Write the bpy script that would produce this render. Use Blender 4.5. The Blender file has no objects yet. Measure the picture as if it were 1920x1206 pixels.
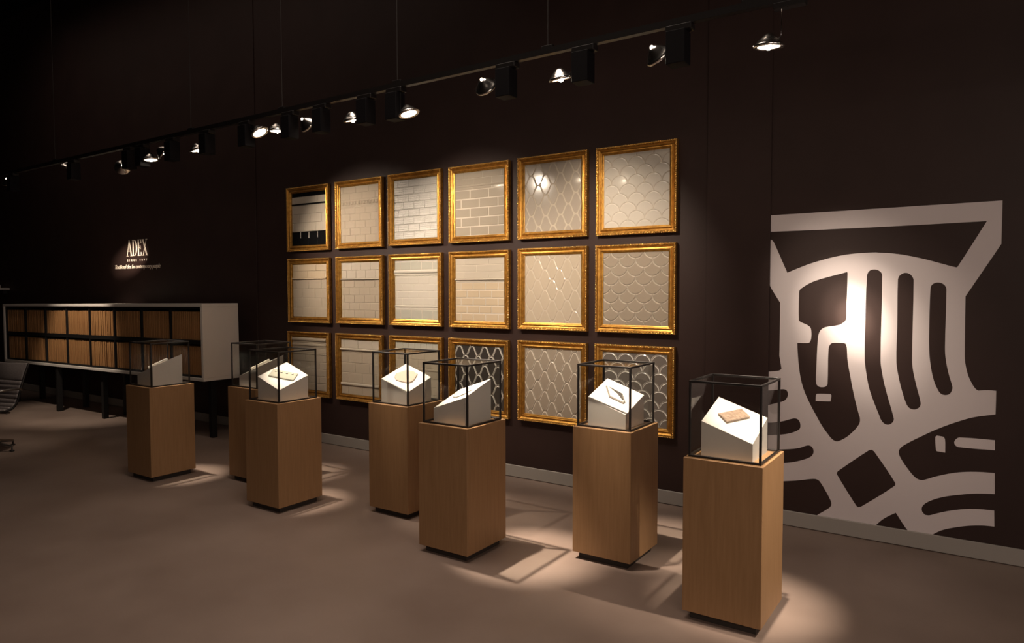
import bpy, math, random
from mathutils import Vector, Matrix
random.seed(7)
SC = bpy.context.scene
COL = SC.collection

# ---------------------------------------------------------------- camera
cam_d = bpy.data.cameras.new('camera')
cam = bpy.data.objects.new('camera', cam_d)
COL.objects.link(cam)
F_PX, PITCH, YAW, ROLL = 1311.8, 0.0437, 0.5957, -0.0014
cam_d.sensor_fit = 'HORIZONTAL'
cam_d.sensor_width = 36.0
cam_d.lens = 36.0 * F_PX / 1920.0
cam_d.clip_start = 0.05
cam_d.clip_end = 100
fw = Vector((-math.sin(YAW), math.cos(YAW), 0))
rt = Vector((math.cos(YAW), math.sin(YAW), 0))
Fv = fw * math.cos(PITCH) - Vector((0, 0, 1)) * math.sin(PITCH)
Uv = Vector((0, 0, 1)) * math.cos(PITCH) + fw * math.sin(PITCH)
Rr = rt * math.cos(ROLL) + Uv * math.sin(ROLL)
Ur = Uv * math.cos(ROLL) - rt * math.sin(ROLL)
cam.matrix_world = Matrix(((Rr.x, Ur.x, -Fv.x, 0), (Rr.y, Ur.y, -Fv.y, 0), (Rr.z, Ur.z, -Fv.z, 1.6), (0, 0, 0, 1)))
SC.camera = cam

# ---------------------------------------------------------------- world, exposure, large lights
SC.view_settings.view_transform = 'Standard'
SC.view_settings.look = 'None'
SC.view_settings.gamma = 1.0
SC.view_settings.use_curve_mapping = False
SC.view_settings.exposure = 0.0
wd = bpy.data.worlds.new('world'); SC.world = wd; wd.use_nodes = True
wd.node_tree.nodes['Background'].inputs[0].default_value = (1.0, 0.8, 0.62, 1)
wd.node_tree.nodes['Background'].inputs[1].default_value = 0.0

def area(name, loc, target, sx, sy, power, color):
    l = bpy.data.lights.new(name, 'AREA'); l.shape = 'RECTANGLE'; l.size = sx; l.size_y = sy
    l.energy = power; l.color = color
    o = bpy.data.objects.new(name, l); COL.objects.link(o)
    o.location = loc
    o.rotation_euler = (Vector(target) - Vector(loc)).to_track_quat('-Z', 'Y').to_euler()
    return o
# unseen fill lights added to brighten the room from the right, behind and above
area('fill_light_right', (4.42, 0.4, 1.6), (0, 0.9, 1.2), 2.6, 2.4, 40, (1.0, 0.86, 0.80))  # side fill standing in for daylight, just inside the added window
area('fill_light_behind', (1.6, -.8, 2.7), (-1.4, 3.2, .4), 1.6, 1.2, 54, (1.0, 0.79, 0.63))  # added fill behind the viewer, lifts the pedestal fronts
o = area('fill_light_overhead', (-2.9, 2.6, 5.9), (-2.9, 2.6, 0), 2.4, 1.6, 31, (1.0, 0.82, 0.68)); o.data.spread = math.radians(84)  # added fill from above to brighten the floor

o = area('fill_light_wall', (-8.5, 3.2, 5.9), (-8.5, 4.95, 2.4), 7.0, .3, 12, (1.0, 0.80, 0.66)); o.data.spread = math.radians(110)  # added fill that lifts the dark left end of the back wall

# ---------------------------------------------------------------- materials
def mat(name, color, rough=0.5, metal=0.0, spec=0.5, coat=0.0, emit=None, emit_s=0.0):
    m = bpy.data.materials.new(name); m.use_nodes = True
    b = m.node_tree.nodes['Principled BSDF']
    b.inputs['Base Color'].default_value = (*color, 1)
    b.inputs['Roughness'].default_value = rough
    b.inputs['Metallic'].default_value = metal
    b.inputs['Specular IOR Level'].default_value = spec
    b.inputs['Coat Weight'].default_value = coat
    if emit:
        b.inputs['Emission Color'].default_value = (*emit, 1)
        b.inputs['Emission Strength'].default_value = emit_s
    return m
def noise_color(m, c1, c2, scale, detail=4, stretch=(1, 1, 1), bump=0.0, bscale=None, lo=0.3, hi=0.7, rough=None):
    nt = m.node_tree; b = nt.nodes['Principled BSDF']
    tc = nt.nodes.new('ShaderNodeTexCoord'); mp = nt.nodes.new('ShaderNodeMapping')
    mp.inputs['Scale'].default_value = stretch
    nt.links.new(tc.outputs['Object'], mp.inputs['Vector'])
    n = nt.nodes.new('ShaderNodeTexNoise'); n.inputs['Scale'].default_value = scale; n.inputs['Detail'].default_value = detail
    nt.links.new(mp.outputs[0], n.inputs['Vector'])
    r = nt.nodes.new('ShaderNodeValToRGB')
    r.color_ramp.elements[0].position = lo; r.color_ramp.elements[0].color = (*c1, 1)
    r.color_ramp.elements[1].position = hi; r.color_ramp.elements[1].color = (*c2, 1)
    nt.links.new(n.outputs['Fac'], r.inputs['Fac']); nt.links.new(r.outputs['Color'], b.inputs['Base Color'])
    if rough:
        rr = nt.nodes.new('ShaderNodeMapRange')
        rr.inputs['To Min'].default_value = rough[0]; rr.inputs['To Max'].default_value = rough[1]
        nt.links.new(n.outputs['Fac'], rr.inputs['Value']); nt.links.new(rr.outputs[0], b.inputs['Roughness'])
    if bump:
        n2 = n
        if bscale:
            n2 = nt.nodes.new('ShaderNodeTexNoise'); n2.inputs['Scale'].default_value = bscale; n2.inputs['Detail'].default_value = 3
            nt.links.new(mp.outputs[0], n2.inputs['Vector'])
        bp = nt.nodes.new('ShaderNodeBump'); bp.inputs['Strength'].default_value = bump; bp.inputs['Distance'].default_value = 0.01
        nt.links.new(n2.outputs['Fac'], bp.inputs['Height']); nt.links.new(bp.outputs[0], b.inputs['Normal'])
    return m

M = {}
M['wall'] = noise_color(mat('dark_brown_paint', (.03, .02, .018), .55, spec=.3), (.033, .0175, .0150), (.040, .0215, .0185), 3, bump=.05, bscale=180)
M['ceiling'] = mat('black_ceiling', (.008, .006, .006), .9, spec=.1)
M['room'] = mat('dark_room_paint', (.05, .036, .03), .8, spec=.2)
M['floor'] = noise_color(mat('polished_concrete', (.2, .17, .145), .45), (.205, .147, .120), (.28, .208, .172), 1.6, 7, bump=.02, bscale=40, rough=(.38, .6))
M['baseboard'] = mat('grey_baseboard', (.36, .33, .30), .5)
M['maple'] = noise_color(mat('maple_veneer', (.5, .3, .16), .5, spec=.35), (.285, .158, .072), (.335, .190, .090), 14, 5, (6, 6, .35))
M['plinth'] = mat('dark_plinth', (.03, .022, .018), .7)
M['white'] = mat('white_lacquer', (.58, .54, .495), .5, spec=.3)
M['cab_white'] = mat('white_cabinet_lacquer', (.80, .74, .68), .45)
M['black'] = mat('black_metal', (.016, .013, .012), .45, spec=.4)
M['boxblack'] = mat('matt_black_housing', (.006, .005, .006), .7, spec=.15)
M['wire'] = mat('thin_dark_wire', (.05, .045, .042), .5)
M['black_matt'] = mat('black_lacquer', (.010, .009, .009), .6, spec=.3)
M['mural'] = mat('white_wall_vinyl', (.74, .665, .67), .6, spec=.25)
M['letter'] = mat('cream_lettering', (.85, .74, .62), .5)
M['gold'] = noise_color(mat('gilded_moulding', (.8, .5, .12), .34, metal=.85), (.43, .205, .038), (.70, .375, .082), 30, 3, bump=.12, bscale=160)
M['gold_dark'] = noise_color(mat('antiqued_gold', (.5, .26, .05), .42, metal=.8), (.20, .085, .015), (.62, .34, .07), 90, 4, bump=.4, bscale=150)
M['gold_bead'] = mat('gilded_beading', (.90, .56, .17), .26, metal=.9)
M['track'] = mat('black_track', (.012, .010, .0095), .4, spec=.4)
M['chrome'] = mat('lamp_metal', (.75, .72, .68), .22, metal=1.0)
M['alu'] = mat('chair_aluminium', (.5, .48, .46), .3, metal=1.0)
M['leather'] = noise_color(mat('dark_leather', (.035, .028, .026), .42), (.13, .11, .107), (.17, .145, .14), 60, 3, bump=.1)
M['board'] = noise_color(mat('wood_board_edge', (.4, .22, .1), .55, spec=.3), (.36, .17, .065), (.48, .255, .105), 9, 4, (5, 1, .3))
def bulb(name, s): return mat(name, (1, .9, .75), .4, emit=(1.0, .86, .66), emit_s=s)
M['bulb'] = bulb('glowing_bulb', 45)
M['bulb_dim'] = bulb('glowing_bulb_back', 9)
M['lens'] = bulb('glowing_reflector', 7)
M['lens_hot'] = bulb('glowing_reflector_facing', 14)
def tile_mat(name, col, rough=.12, coat=.3):
    return mat(name, col, rough, spec=.6, coat=coat)
M['t_cream'] = tile_mat('cream_glaze', (.57, .50, .41))
M['t_cream2'] = tile_mat('warm_cream_glaze', (.60, .48, .34))
M['t_white'] = tile_mat('white_glaze', (.60, .55, .475))
M['t_taupe'] = tile_mat('taupe_glaze', (.40, .345, .275))
M['t_grey'] = tile_mat('warm_grey_glaze', (.40, .345, .285))
M['t_gbev'] = tile_mat('pale_grey_glaze_edge', (.48, .42, .345))
M['t_sbev'] = tile_mat('stone_glaze_edge', (.46, .395, .32))
M['t_sand'] = tile_mat('sand_glaze', (.50, .42, .325))
M['t_stone'] = tile_mat('stone_glaze', (.36, .30, .235), .16)
M['t_char'] = tile_mat('charcoal_glaze', (.055, .047, .042), .13)
M['t_char2'] = tile_mat('smoke_glaze', (.19, .165, .145), .13)
M['t_black'] = tile_mat('black_glaze', (.008, .008, .009), .08)
M['t_bev'] = tile_mat('pale_bevel_glaze', (.62, .55, .46), .12)
M['t_silver'] = tile_mat('pearl_bevel_glaze', (.62, .58, .52), .14)
M['g_white'] = mat('white_grout', (.60, .53, .44), .8)
M['g_cream'] = mat('cream_grout', (.50, .43, .34), .8)
M['g_grey'] = mat('grey_grout', (.34, .29, .23), .8)  # mid grey grout colour
M['g_dark'] = mat('dark_grout', (.10, .085, .07), .8)
wv = tile_mat('wavy_silver_glaze', (.60, .57, .52), .38, .0)
nt = wv.node_tree; _tc = nt.nodes.new('ShaderNodeTexCoord')
_ws = []
for _ax, _sc in (('X', 24), ('Z', 17)):
    _w = nt.nodes.new('ShaderNodeTexWave'); _w.wave_type = 'BANDS'; _w.bands_direction = _ax; _w.inputs['Scale'].default_value = _sc; _w.inputs['Distortion'].default_value = .8
    nt.links.new(_tc.outputs['Object'], _w.inputs['Vector']); _ws.append(_w)
_mu = nt.nodes.new('ShaderNodeMath'); _mu.operation = 'MULTIPLY'
nt.links.new(_ws[0].outputs['Fac'], _mu.inputs[0]); nt.links.new(_ws[1].outputs['Fac'], _mu.inputs[1])
_b = nt.nodes.new('ShaderNodeBump'); _b.inputs['Strength'].default_value = .55; _b.inputs['Distance'].default_value = .005
nt.links.new(_mu.outputs[0], _b.inputs['Height']); nt.links.new(_b.outputs[0], nt.nodes['Principled BSDF'].inputs['Normal'])
M['t_wave'] = wv
M['t_relief'] = noise_color(tile_mat('beige_relief_tile', (.5, .36, .24), .35, .0), (.19, .12, .08), (.33, .24, .175), 70, 5, bump=.5)
M['t_pale'] = tile_mat('pale_pink_tile', (.42, .34, .28), .2)
M['t_celadon'] = tile_mat('pale_celadon_tile', (.36, .35, .29), .2)
M['t_celadon2'] = tile_mat('pale_celadon_wall_tile', (.48, .46, .39))
M['t_reflection'] = mat('silvered_tile', (.16, .145, .13), .2, metal=.6)  # tone of the grey reflection painted on the diamond tile
g = bpy.data.materials.new('clear_glass_pane'); g.use_nodes = True
nt = g.node_tree; nt.nodes.clear()
_o = nt.nodes.new('ShaderNodeOutputMaterial'); _m = nt.nodes.new('ShaderNodeMixShader')
_t = nt.nodes.new('ShaderNodeBsdfTransparent'); _t.inputs[0].default_value = (.965, .97, .965, 1)
_g = nt.nodes.new('ShaderNodeBsdfGlossy'); _g.inputs['Roughness'].default_value = .02
_f = nt.nodes.new('ShaderNodeLayerWeight'); _f.inputs['Blend'].default_value = .5
_p = nt.nodes.new('ShaderNodeMath'); _p.operation = 'POWER'; _p.inputs[1].default_value = 4.5
_r = nt.nodes.new('ShaderNodeMapRange'); _r.inputs['To Min'].default_value = .014; _r.inputs['To Max'].default_value = .30
nt.links.new(_f.outputs['Facing'], _p.inputs[0]); nt.links.new(_p.outputs[0], _r.inputs['Value'])
nt.links.new(_r.outputs[0], _m.inputs[0]); nt.links.new(_t.outputs[0], _m.inputs[1]); nt.links.new(_g.outputs[0], _m.inputs[2]); nt.links.new(_m.outputs[0], _o.inputs[0])
M['glass'] = g
# ---------------------------------------------------------------- mesh helpers
class MB:
    def __init__(s): s.v = []; s.f = []; s.sm = []; s.mi = []
    def add(s, verts, faces, smooth=False, mi=0):
        o = len(s.v); s.v += [tuple(p) for p in verts]
        s.f += [tuple(i + o for i in f) for f in faces]; s.sm += [smooth] * len(faces); s.mi += [mi] * len(faces)
        return s
    def box(s, a, b, ch=0.0, mi=0):
        x0, y0, z0 = a; x1, y1, z1 = b
        if ch <= 0:
            v = [(x0,y0,z0),(x1,y0,z0),(x1,y1,z0),(x0,y1,z0),(x0,y0,z1),(x1,y0,z1),(x1,y1,z1),(x0,y1,z1)]
            return s.add(v, [(3,2,1,0),(4,5,6,7),(0,1,5,4),(1,2,6,5),(2,3,7,6),(3,0,4,7)], False, mi)
        # chamfered box: 24 verts
        V = []; idx = {}
        for ix, X in enumerate((x0, x1)):
            for iy, Y in enumerate((y0, y1)):
                for iz, Z in enumerate((z0, z1)):
                    sx, sy, sz = (ch if ix == 0 else -ch), (ch if iy == 0 else -ch), (ch if iz == 0 else -ch)
                    idx[ix,iy,iz] = len(V)
                    V += [(X, Y+sy, Z+sz), (X+sx, Y, Z+sz), (X+sx, Y+sy, Z)]
        Fs = []
        def I(ix,iy,iz,k): return idx[ix,iy,iz] + k
        for i in (0, 1):
            q = [I(i,0,0,0), I(i,1,0,0), I(i,1,1,0), I(i,0,1,0)]; Fs.append(q if i else q[::-1])
            q = [I(0,i,0,1), I(0,i,1,1), I(1,i,1,1), I(1,i,0,1)]; Fs.append(q if i else q[::-1])
            q = [I(0,0,i,2), I(1,0,i,2), I(1,1,i,2), I(0,1,i,2)]; Fs.append(q if i else q[::-1])
        for a_ in (0, 1):
            for b_ in (0, 1):
                q = [I(a_,b_,0,0), I(a_,b_,1,0), I(a_,b_,1,1), I(a_,b_,0,1)]; Fs.append(q if a_ == b_ else q[::-1])
                q = [I(a_,0,b_,0), I(a_,0,b_,2), I(a_,1,b_,2), I(a_,1,b_,0)]; Fs.append(q if a_ == b_ else q[::-1])
                q = [I(0,a_,b_,1), I(1,a_,b_,1), I(1,a_,b_,2), I(0,a_,b_,2)]; Fs.append(q if a_ == b_ else q[::-1])
        for k in idx:
            q = [I(*k,0), I(*k,1), I(*k,2)]; Fs.append(q if (sum(k) % 2) else q[::-1])
        return s.add(V, Fs, False, mi)
    def prism(s, pts, fn, d0, d1, ins=0.0, mi=0, mi_bev=None):
        """pts: 2-D CCW polygon; fn(a,b,d)->3-D point; front at d1, back at d0"""
        n = len(pts); mb = mi if mi_bev is None else mi_bev
        if ins > 0:
            inner = inset(pts, ins); e = min(ins * .7, (d1 - d0) * .6)
            v = [fn(a, b, d0) for a, b in pts] + [fn(a, b, d1 - e) for a, b in pts] + [fn(a, b, d1) for a, b in inner]
            o = len(s.v); s.v += [tuple(p) for p in v]
            for i in range(n):
                j = (i + 1) % n
                s.f.append((o+i, o+j, o+n+j, o+n+i)); s.sm.append(False); s.mi.append(mb)
                s.f.append((o+n+i, o+n+j, o+2*n+j, o+2*n+i)); s.sm.append(False); s.mi.append(mb)
            s.f.append(tuple(o+2*n+i for i in range(n))); s.sm.append(False); s.mi.append(mi)
        else:
            v = [fn(a, b, d0) for a, b in pts] + [fn(a, b, d1) for a, b in pts]
            f = [(i, (i+1) % n, n+(i+1) % n, n+i) for i in range(n)] + [tuple(range(n, 2*n)), tuple(range(n-1, -1, -1))]
            s.add(v, f, False, mi)
        return s
    def tube(s, path, r, k=8, closed=False, smooth=True, mi=0):
        path = [Vector(p) for p in path]; n = len(path); rings = []
        rr = r if isinstance(r, (list, tuple)) else [r] * n
        up = Vector((0, 0, 1))
        for i, p in enumerate(path):
            a = path[i-1] if (i > 0 or closed) else p; b = path[(i+1) % n] if (i < n-1 or closed) else p
            t = (b - a).normalized()
            u = t.cross(up)
            if u.length < 1e-3: u = t.cross(Vector((1, 0, 0)))
            u.normalize(); w = t.cross(u)
            rings.append([p + (u * math.cos(2*math.pi*j/k) + w * math.sin(2*math.pi*j/k)) * rr[i] for j in range(k)])
        v = [q for R in rings for q in R]; f = []
        m = n if closed else n - 1
        for i in range(m):
            for j in range(k):
                a = i*k+j; b = i*k+(j+1) % k; c = ((i+1) % n)*k+(j+1) % k; d = ((i+1) % n)*k+j
                f.append((a, d, c, b))
        s.add(v, f, smooth, mi)
        if not closed:
            s.add(rings[0], [tuple(range(k))], False, mi); s.add(rings[-1], [tuple(range(k-1, -1, -1))], False, mi)
        return s
    def lathe(s, prof, k=24, M4=None, smooth=True, mi=0):
        v = []; f = []
        for (r, z) in prof:
            for j in range(k):
                p = Vector((r*math.cos(2*math.pi*j/k), r*math.sin(2*math.pi*j/k), z))
                v.append(M4 @ p if M4 else p)
        for i in range(len(prof)-1):
            for j in range(k):
                f.append((i*k+j, i*k+(j+1) % k, (i+1)*k+(j+1) % k, (i+1)*k+j))
        return s.add(v, f, smooth, mi)
    def ball(s, c, r, k=8, h=5, sc=(1, 1, 1), mi=0):
        c = Vector(c); v = []; f = []
        for i in range(h+1):
            t = math.pi*i/h
            for j in range(k):
                v.append(c + Vector((sc[0]*r*math.sin(t)*math.cos(2*math.pi*j/k), sc[1]*r*math.sin(t)*math.sin(2*math.pi*j/k), sc[2]*r*math.cos(t))))
        for i in range(h):
            for j in range(k): f.append((i*k+j, (i+1)*k+j, (i+1)*k+(j+1) % k, i*k+(j+1) % k))
        return s.add(v, f, True, mi)
    def mesh(s, name, mats):
        me = bpy.data.meshes.new(name); me.from_pydata(s.v, [], s.f)
        for m in (mats if isinstance(mats, (list, tuple)) else [mats]): me.materials.append(m)
        me.polygons.foreach_set('use_smooth', s.sm); me.polygons.foreach_set('material_index', s.mi)
        me.update(); return me
    def obj(s, name, mats, parent=None, loc=None):
        return link(name, s.mesh(name, mats), parent, loc)
def link(name, me, parent=None, loc=None):
    o = bpy.data.objects.new(name, me); COL.objects.link(o)
    if parent: o.parent = parent
    if loc is not None: o.location = loc
    return o
def tag(o, label, cat, group=None):
    o['label'] = label; o['category'] = cat
    if group: o['group'] = group
    return o
def thing(name, label, cat, loc=(0, 0, 0), rz=0.0, group=None):
    o = bpy.data.objects.new(name, None); COL.objects.link(o); o.empty_display_size = .1
    o.location = loc; o.rotation_euler = (0, 0, rz)
    return tag(o, label, cat, group)
def struct(name, mb, m):
    o = mb.obj(name, m); o['kind'] = 'structure'; return o
def inset(pts, d):
    n = len(pts); out = []
    for i in range(n):
        p0, p, p1 = Vector(pts[i-1]), Vector(pts[i]), Vector(pts[(i+1) % n])
        e0 = p - p0; e1 = p1 - p
        if e0.length < 1e-9 or e1.length < 1e-9: out.append(tuple(p)); continue
        e0.normalize(); e1.normalize()
        n0 = Vector((-e0.y, e0.x)); n1 = Vector((-e1.y, e1.x)); b = n0 + n1
        if b.length < 1e-6: out.append(tuple(p + n0*d)); continue
        b.normalize(); c = max(.45, b.dot(n0)); q = p + b * (d / c); out.append((q.x, q.y))
    return out
def clip(pts, x0, x1, y0, y1):
    def cut(P, ins, inter):
        o = []
        for i in range(len(P)):
            a, b = P[i-1], P[i]
            if ins(b):
                if not ins(a): o.append(inter(a, b))
                o.append(b)
            elif ins(a): o.append(inter(a, b))
        return o
    def ix(x): return lambda a, b: (x, a[1] + (b[1]-a[1])*(x-a[0])/(b[0]-a[0]))
    def iy(y): return lambda a, b: (a[0] + (b[0]-a[0])*(y-a[1])/(b[1]-a[1]), y)
    for ins, it in ((lambda p: p[0] >= x0, ix(x0)), (lambda p: p[0] <= x1, ix(x1)), (lambda p: p[1] >= y0, iy(y0)), (lambda p: p[1] <= y1, iy(y1))):
        pts = cut(pts, ins, it)
        if len(pts) < 3: return []
    o = []
    for p in pts:
        if not o or (abs(p[0]-o[-1][0]) + abs(p[1]-o[-1][1]) > 1e-5): o.append(p)
    if len(o) > 2 and abs(o[0][0]-o[-1][0]) + abs(o[0][1]-o[-1][1]) < 1e-5: o.pop()
    return o if len(o) > 2 else []
def area2(p): return sum(p[i-1][0]*p[i][1]-p[i][0]*p[i-1][1] for i in range(len(p)))/2
def ccw(p): return p if area2(p) > 0 else p[::-1]
def smooth_poly(pts, sub=4, lim=52, corners=()):
    """closed Catmull-Rom through the points, sharp where the outline turns by more than lim degrees"""
    n = len(pts); P = [Vector(p) for p in pts]; out = []
    def sharp(i):
        a = P[i] - P[i-1]; b = P[(i+1) % n] - P[i]
        if any(abs(P[i].x-c[0]) + abs(P[i].y-c[1]) < .004 for c in corners): return True
        return a.length < 1e-6 or b.length < 1e-6 or math.degrees(a.angle(b)) > lim
    S = [sharp(i) for i in range(n)]
    for i in range(n):
        p1, p2 = P[i], P[(i+1) % n]; p0 = P[i-1]; p3 = P[(i+2) % n]; L = (p2-p1).length
        t1 = (p2-p1) if S[i] else (p2-p0).normalized()*L
        t2 = (p2-p1) if S[(i+1) % n] else (p3-p1).normalized()*L
        straight = (S[i] and S[(i+1) % n])
        for k in range(1 if straight else sub):
            t = k/sub; h1 = 2*t**3-3*t*t+1; h2 = t**3-2*t*t+t; h3 = -2*t**3+3*t*t; h4 = t**3-t*t
            q = p1*h1 + t1*h2 + p2*h3 + t2*h4; out.append((q.x, q.y))
    return out
def filled(name, polys, thick, m, parent=None, loc=(0, 0, 0)):
    """flat x-z shape with holes, thick towards -y, made from a filled curve"""
    cu = bpy.data.curves.new(name + '_outline', 'CURVE'); cu.dimensions = '2D'; cu.fill_mode = 'BOTH'; cu.extrude = thick/2
    for p in polys:
        sp = cu.splines.new('POLY'); sp.points.add(len(p)-1)
        for i, (a, b) in enumerate(p): sp.points[i].co = (a, b, 0, 1)
        sp.use_cyclic_u = True
    return curve_mesh(name, cu, thick, m, parent, loc)
def curve_mesh(name, cu, thick, m, parent, loc):
    t = bpy.data.objects.new(name + '_tmp', cu); COL.objects.link(t)
    dg = bpy.context.evaluated_depsgraph_get()
    me = bpy.data.meshes.new_from_object(t.evaluated_get(dg)); me.name = name
    me.transform(Matrix(((1, 0, 0, 0), (0, 0, -1, -thick/2), (0, 1, 0, 0), (0, 0, 0, 1))))
    me.materials.clear(); me.materials.append(m)
    COL.objects.unlink(t); bpy.data.objects.remove(t); bpy.data.curves.remove(cu)
    return link(name, me, parent, loc)

MURD = {
 'outer': [(-1.226,2.111),(-0.536,2.114),(0.064,2.117),(0.064,1.867),(-0.103,1.564),(-0.099,1.21),(-0.094,1.159),(-0.08,1.097),(-0.06,1.048),(-0.041,1.017),(-0.028,1.007),(0.016,1.013),(0.06,1.013),(0.06,0.877),(0.059,0.874),(-0.046,0.847),(-0.144,0.803),(-0.231,0.755),(-0.319,0.697),(-0.387,0.649),(-0.421,0.618),(-0.432,0.59),(-0.424,0.559),(-0.392,0.506),(-0.352,0.454),(-0.329,0.435),(-0.306,0.43),(-0.284,0.437),(-0.232,0.463),(-0.166,0.49),(-0.095,0.511),(-0.01,0.524),(0.064,0.528),(0.067,0.404),(-0.021,0.393),(-0.106,0.372),(-0.178,0.349),(-0.236,0.322),(-0.28,0.291),(-0.299,0.263),(-0.298,0.236),(-0.283,0.217),(-0.26,0.218),(-0.212,0.241),(-0.147,0.268),(-0.076,0.289),(-0.005,0.301),(0.067,0.306),(0.07,0.211),(0.011,0.206),(-0.059,0.191),(-0.13,0.167),(-0.195,0.137),(-0.246,0.098),(-0.257,0.09),(-0.348,0.09),(-0.37,0.098),(-0.44,0.202),(-0.479,0.175),(-0.518,0.141),(-0.553,0.099),(-0.561,0.09),(-0.915,0.09),(-0.899,0.105),(-0.844,0.15),(-0.819,0.176),(-0.814,0.198),(-0.823,0.225),(-0.853,0.28),(-0.887,0.332),(-0.9,0.342),(-0.92,0.345),(-0.959,0.337),(-1.02,0.32),(-1.105,0.302),(-1.226,0.28),(-1.226,0.409),(-1.107,0.427),(-1.055,0.44),(-1.002,0.46),(-0.962,0.48),(-0.939,0.499),(-0.929,0.526),(-0.936,0.553),(-0.953,0.565),(-0.973,0.563),(-1.01,0.545),(-1.05,0.532),(-1.112,0.52),(-1.226,0.501),(-1.226,0.603),(-1.155,0.614),(-1.086,0.631),(-1.038,0.654),(-1.018,0.672),(-1.015,0.702),(-1.026,0.729),(-1.046,0.738),(-1.074,0.732),(-1.128,0.711),(-1.191,0.696),(-1.226,0.691),(-1.226,0.812),(-1.172,0.831),(-1.123,0.85),(-1.103,0.874),(-1.097,0.9),(-1.107,0.924),(-1.128,0.93),(-1.18,0.921),(-1.226,0.914),(-1.226,1.044),(-1.168,1.052),(-1.151,1.059),(-1.142,1.069),(-1.157,1.156),(-1.157,1.517),(-1.218,1.618),(-1.226,1.64),(-1.226,1.932),(-1.226,1.945),(-1.217,1.943),(-1.203,1.924),(-1.114,1.719),(-1.052,1.746),(-0.969,1.778),(-0.888,1.802),(-0.809,1.821),(-0.731,1.833),(-0.654,1.838),(-0.584,1.839),(-0.568,1.837),(-0.516,1.833),(-0.443,1.822),(-0.371,1.805),(-0.301,1.785),(-0.232,1.762),(-0.154,1.737),(-0.146,1.741),(-0.008,2.003),(-0.593,1.998),(-1.226,1.999)],
 'face': [(-0.747,1.719),(-0.755,1.716),(-0.833,1.695),(-0.913,1.672),(-0.967,1.65),(-1.011,1.623),(-1.033,1.603),(-1.037,1.579),(-1.036,1.405),(-1.026,1.391),(-0.976,1.367),(-0.959,1.346),(-0.956,1.287),(-0.964,1.258),(-0.977,1.25),(-1.043,1.249),(-1.04,1.191),(-1.032,1.105),(-1.017,1.006),(-0.992,0.923),(-0.958,0.847),(-0.92,0.776),(-0.88,0.705),(-0.84,0.65),(-0.817,0.624),(-0.794,0.613),(-0.772,0.619),(-0.731,0.648),(-0.688,0.695),(-0.661,0.736),(-0.654,0.761),(-0.656,0.788),(-0.659,0.794),(-0.686,0.899),(-0.71,1.014),(-0.734,1.15),(-0.74,1.233),(-0.748,1.256),(-0.761,1.259),(-0.824,1.257),(-0.84,1.246),(-0.849,1.214),(-0.851,0.99),(-0.858,0.972),(-0.877,0.963),(-0.904,0.965),(-0.92,0.985),(-0.921,1.084),(-0.915,1.281),(-0.909,1.316),(-0.897,1.341),(-0.871,1.359),(-0.788,1.376),(-0.76,1.394),(-0.747,1.414),(-0.746,1.48),(-0.744,1.711)],
 'mouth': [(-0.913,0.916),(-0.831,0.921),(-0.826,0.911),(-0.831,0.872),(-0.922,0.866),(-0.92,0.907)],
 's1': [(-0.631,1.692),(-0.621,1.72),(-0.602,1.731),(-0.577,1.73),(-0.554,1.716),(-0.545,1.691),(-0.544,1.161),(-0.534,1.08),(-0.511,0.974),(-0.468,0.818),(-0.463,0.787),(-0.475,0.765),(-0.494,0.754),(-0.514,0.758),(-0.534,0.78),(-0.544,0.806),(-0.576,0.888),(-0.608,0.987),(-0.628,1.102),(-0.634,1.156),(-0.636,1.346)],
 's2': [(-0.458,1.662),(-0.452,1.687),(-0.436,1.703),(-0.419,1.708),(-0.4,1.704),(-0.383,1.689),(-0.373,1.662),(-0.371,1.17),(-0.362,1.091),(-0.34,0.994),(-0.32,0.91),(-0.324,0.884),(-0.341,0.868),(-0.36,0.864),(-0.381,0.872),(-0.396,0.894),(-0.42,0.968),(-0.442,1.06),(-0.456,1.152),(-0.456,1.384)],
 's3': [(-0.283,1.607),(-0.277,1.631),(-0.261,1.644),(-0.243,1.647),(-0.222,1.641),(-0.206,1.625),(-0.2,1.602),(-0.2,1.256),(-0.194,1.179),(-0.176,1.091),(-0.157,1.021),(-0.159,0.999),(-0.171,0.975),(-0.195,0.967),(-0.217,0.975),(-0.231,0.996),(-0.252,1.047),(-0.27,1.13),(-0.28,1.214),(-0.284,1.324)],
 'dia': [(-0.6,0.578),(-0.582,0.584),(-0.567,0.572),(-0.448,0.392),(-0.451,0.371),(-0.636,0.208),(-0.655,0.2),(-0.667,0.209),(-0.783,0.393),(-0.784,0.407),(-0.775,0.421)],
 'eye': [(-0.23,0.716),(-0.197,0.713),(-0.188,0.699),(-0.185,0.617),(-0.228,0.62),(-0.233,0.628),(-0.238,0.706)],
 'bar': [(0.061,0.722),(-0.114,0.718),(-0.131,0.706),(-0.14,0.686),(-0.133,0.667),(-0.116,0.659),(0.062,0.663)],
}

# ---------------------------------------------------------------- room
WY = 4.95                       # wall plane
X0, X1, Y0, CZ = -15.0, 4.5, -4.5, 6.0
struct('floor', MB().box((X0, Y0, -.1), (X1, WY+.1, 0)), M['floor'])
struct('ceiling', MB().box((X0, Y0, CZ), (X1, WY+.1, CZ+.1)), M['ceiling'])
struct('wall_back', MB().box((X0, WY, 0), (X1, WY+.1, CZ)), M['wall'])
struct('wall_left', MB().box((X0-.1, Y0, 0), (X0, WY+.1, CZ)), M['room'])
struct('wall_front', MB().box((X0, Y0-.1, 0), (X1, Y0, CZ)), M['room'])
wr = MB()
for a, b in (((X1, Y0, 0), (X1+.1, -.95, CZ)), ((X1, 1.75, 0), (X1+.1, WY+.1, CZ)), ((X1, -.95, 2.85), (X1+.1, 1.75, CZ)), ((X1, -.95, 0), (X1+.1, 1.75, .35))): wr.box(a, b)
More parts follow.
